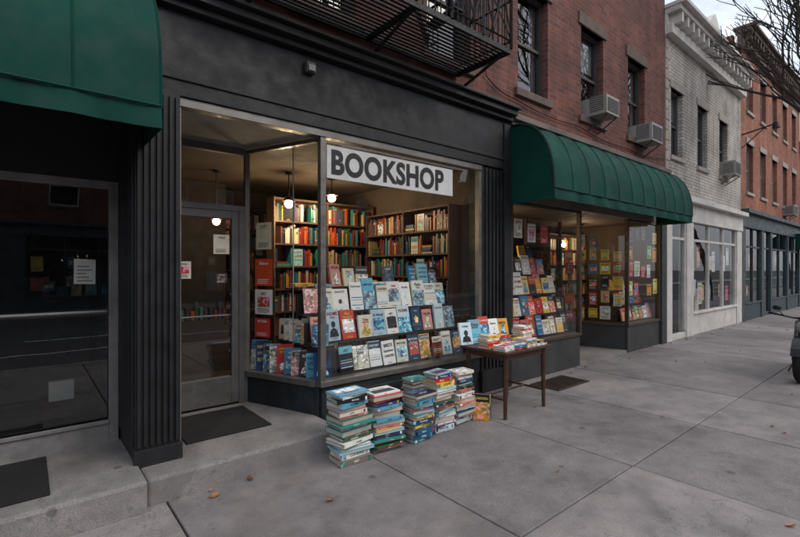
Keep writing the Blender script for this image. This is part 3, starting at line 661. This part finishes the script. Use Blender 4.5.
# table
e=group('wooden_table'); mb=MB(); tx0,tx1,ty0,ty1,tz=3.84,4.70,-.92,-.26,.72
mb.box(tx0,tx1,ty0,ty1,tz-.028,tz); mb.build('top',WOODD,e,bevel=.006)
mb=MB()
for x in (tx0+.08,tx1-.08):
    for y in (ty0+.07,ty1-.07):
        mb.cyl((x,y,tz-.028),(x+(.01 if x>4.2 else -.01),y,.0),.030,.020,8)
mb.box(tx0+.08,tx1-.08,ty0+.06,ty0+.08,tz-.10,tz-.029);mb.box(tx0+.08,tx1-.08,ty1-.08,ty1-.06,tz-.10,tz-.029);mb.box(tx0+.07,tx0+.09,ty0+.08,ty1-.08,tz-.10,tz-.029);mb.box(tx1-.09,tx1-.07,ty0+.08,ty1-.08,tz-.10,tz-.029)
mb.cyl((tx0+.08,ty0+.07,.2),(tx0+.08,ty1-.07,.2),.014);mb.cyl((tx1-.08,ty0+.07,.2),(tx1-.08,ty1-.07,.2),.014);mb.cyl((tx0+.08,(ty0+ty1)/2,.2),(tx1-.08,(ty0+ty1)/2,.2),.014)
mb.build('legs_and_rails',WOODD,e,bevel=.003)
mb=MB()
R.seed(5)
TP=[S(230,180,50),S(240,238,232),S(200,50,40),S(225,215,195),S(60,120,160),S(240,236,228),S(215,110,60),S(235,230,220),S(30,30,34)]
for ix in range(4):
    for iy in range(2):
        z=tz+.001; x=tx0+.12+ix*.208; y=ty0+.13+iy*.2
        for k in range([2,3,4,2][ix] if iy==0 else [5,6,4,8][ix]):
            t=R.uniform(.014,.03); c=R.choice(TP)
            M=Tz(x+R.uniform(-.012,.012),y,z,R.uniform(-.15,.15)); flatbook(mb,M,.195,.15,t,c,True); z+=t+.001
        T=M@Matrix.Translation((0,0,t+.001))@Matrix.Rotation(-math.pi/2,4,'X'); mb.quad([(-.08,-.0005,-.06),(.08,-.0005,-.06),(.08,-.0005,.03),(-.08,-.0005,.03)],R.choice(TP),1,T)
for i in range(5):
    M=Tz(tx0+.06+i*.17,ty1-.06,tz+.003,R.uniform(-.3,-.05))@Matrix.Rotation(-.25,4,'X')
    cover(mb,M,.165,.30*R.uniform(.85,1.08),.03,PALD)
mb.build('table_books',COV)
R.seed(21)
# ---------------------------------------------------------------- fire escape
e=group('fire_escape'); mb=MB()
fx0,fx1,fy0,fy1,fz=1.3,4.08,-.80,-.03,4.0
for y in (fy0,fy1-.02): mb.box(fx0,fx1,y,y+.03,fz-.06,fz)
for x in (fx0,fx1-.03,2.7): mb.box(x,x+.03,fy0+.03,fy1-.02,fz-.061,fz-.001)
y=fy0+.05
while y<fy1-.04: mb.box(fx0+.03,fx1-.03,y,y+.028,fz-.02,fz-.012); y+=.055
def rail(p0,p1,nb):
    p0=Vector(p0);p1=Vector(p1)
    for h,w_ in ((1.0,.03),(.52,.02),(.08,.02)): mb.bar(p0+Vector((0,0,h)),p1+Vector((0,0,h)),w_)
    for i in range(nb+1):
        q=p0.lerp(p1,i/nb); mb.bar(q,q+Vector((0,0,1.0)),.013 if i%6 else .03)
    k=max(1,nb//4)
    for i in range(k):
        a=p0.lerp(p1,i/k); b=p0.lerp(p1,(i+1)/k)
        mb.bar(a+Vector((0,-.008,.08)),b+Vector((0,-.008,1.0)),.013); mb.bar(b+Vector((0,-.012,.08)),a+Vector((0,-.012,1.0)),.013)
rail((fx0,fy0,fz),(fx1,fy0,fz),36); rail((fx1,fy0,fz),(fx1,fy1,fz),9); rail((fx0,fy0,fz),(fx0,fy1,fz),8)
for x in (fx0+.1,2.7,fx1-.06): mb.bar((x,fy0+.05,fz-.05),(x,0.0,fz-.28),.03)
for y in (fy0+.08,fy0+.5): mb.bar((3.3,y,fz),(1.6,y,fz+3.15),.05)
for i in range(12):
    t=i/12; mb.box(3.28-1.7*t,3.42-1.7*t,fy0+.08,fy0+.5,fz+.2+3.15*t-.01,fz+.2+3.15*t+.01)
mb.box(fx0,fx1,fy0,fy0+.03,fz+3.2,fz+3.26)
mb.box(fx0,fx1,fy0+.03,fy1,fz+3.22,fz+3.24)
mb.build('ironwork',IRON,e)
ac(7.25,4.14,w=.44,h=.3); ac(9.05,4.02,w=.5,h=.34)
# wall cable
mb=MB()
P=[(4.35,-.03,5.9),(4.6,-.03,4.1),(5.2,-.03,3.95),(6.9,-.03,3.92),(8.6,-.03,3.86),(10.5,-.03,3.95)]
for a,b in zip(P[:-1],P[1:]):
    for i in range(6):
        f=lambda t:(a[0]+(b[0]-a[0])*t,a[1],a[2]+(b[2]-a[2])*t-.05*math.sin(math.pi*t))
        mb.cyl(f(i/6),f((i+1)/6),.008,n=6,cap=False)
mb.build('wall_cable',IRON)
# ================================================================ generic building
def building(name,x0,x1,H,mat,trim,wins,rows,sf,origin=None,wc=(.55,.53,.5),cor=WHITE,depthc=.35):
    e=group(name) if origin is None else group(name,origin[0],origin[1])
    ops=[(x,x+wd,z,z+hh) for z,hh in rows for x,wd in wins]
    mb=MB(); wall(mb,x0,x1,sf['top'],H,0,ops,.2); mb.build('front_wall',mat,e)
    fr,gl,inn,st=MB(),MB(),MB(),MB()
    for o in ops:
        sash(fr,gl,inn,*o,0,wc); st.box(o[0]-.06,o[1]+.06,-.05,.1,o[2]-.09,o[2]); st.box(o[0]-.08,o[1]+.08,-.025,.1,o[3],o[3]+.18)
    fr.build('window_frames',VC,e);gl.build('window_glass',GLW,e);inn.build('window_interiors',VC,e);st.build('sills_and_lintels',trim,e,bevel=.006)
    b=MB(); b.box(x0+.006,x0+.2,.2,9,-.1,H-.1);b.box(x1-.2,x1-.006,.2,9,-.1,H-.1);b.box(x0+.2,x1-.2,8.8,9,-.1,H-.1);b.build('side_walls',mat,e)
    b=MB(); b.box(x0+.2,x1-.2,.2,8.8,H-.4,H-.3); b.box(x0+.2,x1-.2,.62,8.8,sf['top']-.1,sf['top']);b.build('roof',ROOF,e)
    c=MB(); dc=depthc
    c.box(x0,x1,-dc*.35,.1,H-.55,H-.35);c.box(x0,x1,-dc*.75,.15,H-.12,H); c.box(x0-.02,x1+.02,-dc,.2,H,H+.08); c.box(x0,x1,-.05,.1,H-.35,H-.12)
    x=x0+.12
    while x<x1-.1: c.box(x,x+.1,-dc*.7,-.05,H-.34,H-.121); x+=.34
    c.build('cornice',cor,e,bevel=.006)
    s=MB(); t=sf['top']
    s.box(x0,x1,-.06,.15,t-.5,t-.08); s.box(x0,x1,-.2,.1,t-.08,t+.03)
    gx=sf['glass']; prev=x0
    for a,b in gx:
        if a>prev+.01: s.box(prev,a,-.03,.15,0,t-.5)
        prev=b
    if prev<x1-.01: s.box(prev,x1,-.03,.15,0,t-.5)
    gm=MB()
    for a,b in gx:
        door=(b-a)<1.2
        zb=.12 if door else .5
        s.box(a,b,0,.1,0,zb)
        if not door: s.box(a,b,-.045,.1,zb,zb+.05)
        n=1 if door else max(1,round((b-a)/1.1))
        for i in range(n+1):
            xx=a+(b-a-.05)*i/n; s.box(xx,xx+.05,.0,.08,zb+.05,t-.5)
        s.box(a,b,.01,.07,2.25,2.31)
        gm.quad([(a,.04,zb),(b,.04,zb),(b,.04,t-.5),(a,.04,t-.5)])
    s.build('storefront',sf['mat'],e,bevel=.005); gm.build('storefront_glass',GLASS,e)
    i_=MB(); i_.box(x0+.2,x1-.2,2.2,2.25,0,t-.1,(.05,.042,.035)); i_.quad([(x0+.2,.2,.02),(x1-.2,.2,.02),(x1-.2,2.2,.02),(x0+.2,2.2,.02)],(.06,.05,.04)); i_.quad([(x0,.15,t-.12),(x1,.15,t-.12),(x1,2.2,t-.12),(x0,2.2,t-.12)],(.15,.14,.13))
    for a,b in ((x0+.201,x0+.22),(x1-.22,x1-.201)): i_.box(a,b,.16,2.2,.0,t-.1,(.05,.042,.035))
    for a,b in gx:
        if b-a<1.2: continue
        x=a+.2
        while x<b-.2:
            for q in range(2):
                if R.random()<sf.get('busy',.5):
                    poster(i_,Tz(x,.1+R.uniform(0,.1),.65+q*.85+R.uniform(0,.25)),R.uniform(.22,.38),R.uniform(.3,.6),R.choice(PP+PAL),PP)
            x+=.33
        for k in range(int((b-a)/.5)):
            xx=a+.3+k*.5; i_.box(xx,xx+R.uniform(.15,.4),.35,.7,.02,R.uniform(.6,1.5),R.choice(PAL))
    i_.build('storefront_interior',[VC,ART],e)
    return e
wb=building('white_brick_building',10.61,16.38,7.2,BRW,CREAM,[(10.95,.72),(12.65,.72),(14.35,.72)],[(4.1,1.5)],dict(top=3.2,glass=[(10.95,11.85),(12.3,15.9)],mat=WHITE,busy=.85),wc=(.08,.08,.08),depthc=.42)
mb=MB(); mb.box(14.8,15.8,.5,2.2,7.0,8.5); mb.add([(14.7,.35,8.5),(15.9,.35,8.5),(15.3,.35,8.95),(14.7,2.3,8.5),(15.9,2.3,8.5),(15.3,2.3,8.95)],[(0,1,2),(3,5,4),(0,2,5,3),(1,4,5,2),(0,3,4,1)]); mb.build('dormer',WHITE,wb)
mb=MB(); mb.box(15.05,15.55,.48,.5,7.6,8.35,(.03,.03,.04)); mb.build('dormer_window',VC,wb)
mb=MB()
z=3.3;i=0
while z<6.6: mb.box(10.62,10.78+.08*(i%2),-.018,.0,z,z+.2); z+=.22;i+=1
mb.build('quoins',CREAM,wb)
ac(14.45,4.1,w=.5)
building('orange_brick_building',16.4,25.2,8.75,BR2,CREAM,[(17.0+i*1.65,.75) for i in range(5)],[(3.95,1.5),(6.45,1.35)],dict(top=3.35,glass=[(16.8,18.7),(19.0,19.95),(20.2,22.6),(22.9,24.9)],mat=TEAL,busy=.3),wc=(.3,.29,.28),cor=STONE)
ac(22.0,3.6,w=.6)
building('brown_brick_building',25.22,34,6.9,BR3,STONE,[(25.8+i*1.7,.8) for i in range(5)],[(3.9,1.5)],dict(top=3.3,glass=[(25.6,28.6),(29,30),(30.3,33.6)],mat=CHAR,busy=.4),cor=STONE)
building('brick_house',34.02,44,8.6,BR1,STONE,[(34.6+i*1.7,.8) for i in range(5)],[(3.9,1.5),(6.3,1.3)],dict(top=3.3,glass=[(34.6,38.6),(39,40),(40.3,43.6)],mat=TEAL,busy=.4),cor=STONE)
building('brick_house',44.02,60,9.6,BR2,STONE,[(45+i*1.9,.8) for i in range(7)],[(3.9,1.5),(6.6,1.3)],dict(top=3.3,glass=[(44.6,48.6),(49,50),(51.3,57)],mat=CHAR,busy=.4),cor=STONE)
building('brick_house',-20,-6.52,8.6,BR3,STONE,[(-19+i*2,.8) for i in range(6)],[(3.9,1.5),(6.3,1.3)],dict(top=3.3,glass=[(-19.6,-15),(-14,-13),(-12.3,-7)],mat=CHAR,busy=.4),cor=STONE)
awning(24.0,25.0,3.0,2.5,.7,3)
xx=-14
mats=[BR3,BR1,BR3,BR1,BR3]; wd=[13,12,11,13,12]; hs=[7.6,6.8,7.9,7.2,6.6]
for i in range(5):
    W_=wd[i]
    building('opposite_brick_house',0,W_-.02,hs[i],mats[i],STONE,[(1+k*2.1,.9) for k in range(int((W_-1.5)/2.1))],[(4.0,1.5)],dict(top=3.3,glass=[(.6,4.6),(5,6),(6.5,W_-1)],mat=[CHAR,TEAL][i%2],busy=.3),origin=((xx+W_,-16.5,0),math.pi),cor=STONE)
    xx+=W_
mb=MB(); mb.bar((16.5,0,5.6),(16.5,-.8,5.75),.03); mb.bar((16.5,0,5.2),(16.5,-.55,5.7),.02); mb.cyl((16.5,-.8,5.78),(16.5,-.8,5.62),.06,.1,10); mb.build('wall_lamp',IRON)
# ---------------------------------------------------------------- bare street trees
BARK=mk('bark',(.05,.04,.033),.9,0,.3,8,.5,60)
def tree(x,y,seed,h=3.6,aim=(0,0,0),limbs=()):
    rr=random.Random(seed); mb=MB(); aim=Vector(aim)
    def br(p,d,L,r,depth):
        if depth<=0 or r<.0025: return
        q=p; dd=d.copy(); n=3
        for i in range(n):
            dd=(dd+Vector((rr.uniform(-.18,.18),rr.uniform(-.18,.18),rr.uniform(-.05,.14)))).normalized()
            q2=q+dd*L/n; mb.cyl(q,q2,r*(1-.25*i/n),r*(1-.25*(i+1)/n),7 if r>.03 else 4,cap=False)
            if depth<6 and i>0:
                sd=(dd+Vector((rr.uniform(-1,1),rr.uniform(-1,1),rr.uniform(-.1,.6)))*.8).normalized(); br(q2,sd,L*.55,r*.4,depth-2)
            q=q2
        for k in range(rr.choice([2,3])):
            sd=(dd+aim+Vector((rr.uniform(-1,1),rr.uniform(-1,1),rr.uniform(-.2,.7)))*.75).normalized(); br(q,sd,L*rr.uniform(.68,.85),r*.66,depth-1)
    br(Vector((x,y,-.05)),Vector((0,0,1)),h,.16,8)
    for z,dr,L in limbs: br(Vector((x,y,z)),Vector(dr).normalized(),L,.07,6)
    return mb.build('bare_tree',BARK)
tree(15.0,-3.2,4,3.6,(-.12,.15,0),[(3.3,(-.55,.55,.62),1.75),(3.5,(-.75,.5,.85),1.7),(3.4,(-.2,.7,.8),1.6)]); tree(27,-3.7,9,3.2,(-.1,.15,0)); tree(46,-3.7,12)
# ---------------------------------------------------------------- motorcycle
def motorcycle(x,y,a):
    e=group('parked_motorcycle',(x,y,0),a)
    T=MB()
    for cx in (0,1.4): T.torus((cx,0,.31),.25,.065,(.015,.015,.015))
    T.build('tyres',MAT,e,smooth=True)
    m=MB(); k=(.012,.012,.014); ch=(.14,.14,.14)
    for cx in (0,1.4):
        m.torus((cx,0,.31),.19,.015,ch,n=24,k=6); m.cyl((cx,-.05,.31),(cx,.05,.31),.05,c=ch,n=12)
        for i in range(12):
            t=2*math.pi*i/12; m.cyl((cx,0,.31),(cx+.19*math.cos(t),0,.31+.19*math.sin(t)),.004,n=4,c=ch)
    for s in (-.09,.09): m.cyl((0,s,.31),(.26,s,.84),.022,c=ch,n=10); m.cyl((.62,s,.35),(1.4,s,.31),.02,c=k); m.cyl((1.4,s,.31),(1.2,s,.72),.02,c=ch)
    m.cyl((.30,-.34,.92),(.26,-.12,.88),.013,c=k);m.cyl((.26,-.12,.88),(.26,.12,.88),.013,c=k);m.cyl((.26,.12,.88),(.30,.34,.92),.013,c=k)
    for s in (-1,1):
        m.cyl((.30,s*.33,.92),(.35,s*.43,.93),.018,c=k); m.cyl((.28,s*.25,.91),(.22,s*.3,1.0),.006,c=k); m.sphere((.22,s*.31,1.02),.012,.055,.035,k)
    m.sphere((.13,0,.77),.09,.1,.1,k); m.cyl((.06,0,.77),(.035,0,.77),.085,.08,14,c=(.3,.3,.32))
    m.sphere((.62,0,.80),.27,.14,.13,k); m.sphere((1.05,0,.76),.36,.13,.07,(.02,.018,.016)); m.sphere((1.38,0,.75),.14,.11,.07,(.02,.018,.016))
    m.box(.48,.85,-.12,.12,.3,.62,(.08,.08,.08)); m.cyl((.6,0,.5),(.5,0,.72),.09,.08,12,c=(.1,.1,.1)); m.cyl((.72,.0,.5),(.8,0,.72),.09,.08,12,c=(.1,.1,.1))
    m.cyl((.55,-.15,.35),(1.5,-.17,.38),.035,.045,12,c=ch); m.box(1.5,1.58,-.06,.06,.62,.72,(.3,.01,.01))
    for cx in (0,1.4):
        for i in range(8):
            t0=math.radians(20+i*18);t1=math.radians(20+(i+1)*18)
            m.quad([(cx+.34*math.cos(t0),-.075,.31+.34*math.sin(t0)),(cx+.34*math.cos(t1),-.075,.31+.34*math.sin(t1)),(cx+.34*math.cos(t1),.075,.31+.34*math.sin(t1)),(cx+.34*math.cos(t0),.075,.31+.34*math.sin(t0))],k)
    m.cyl((.4,.1,.8),(.7,.1,.35),.02,c=k); m.cyl((.75,.14,.3),(.82,.28,.0),.012,c=ch)
    m.build('body',mk('motorcycle_parts',None,.3,.2,.05,5,0),e,smooth=True)
motorcycle(8.36,-2.56,0)
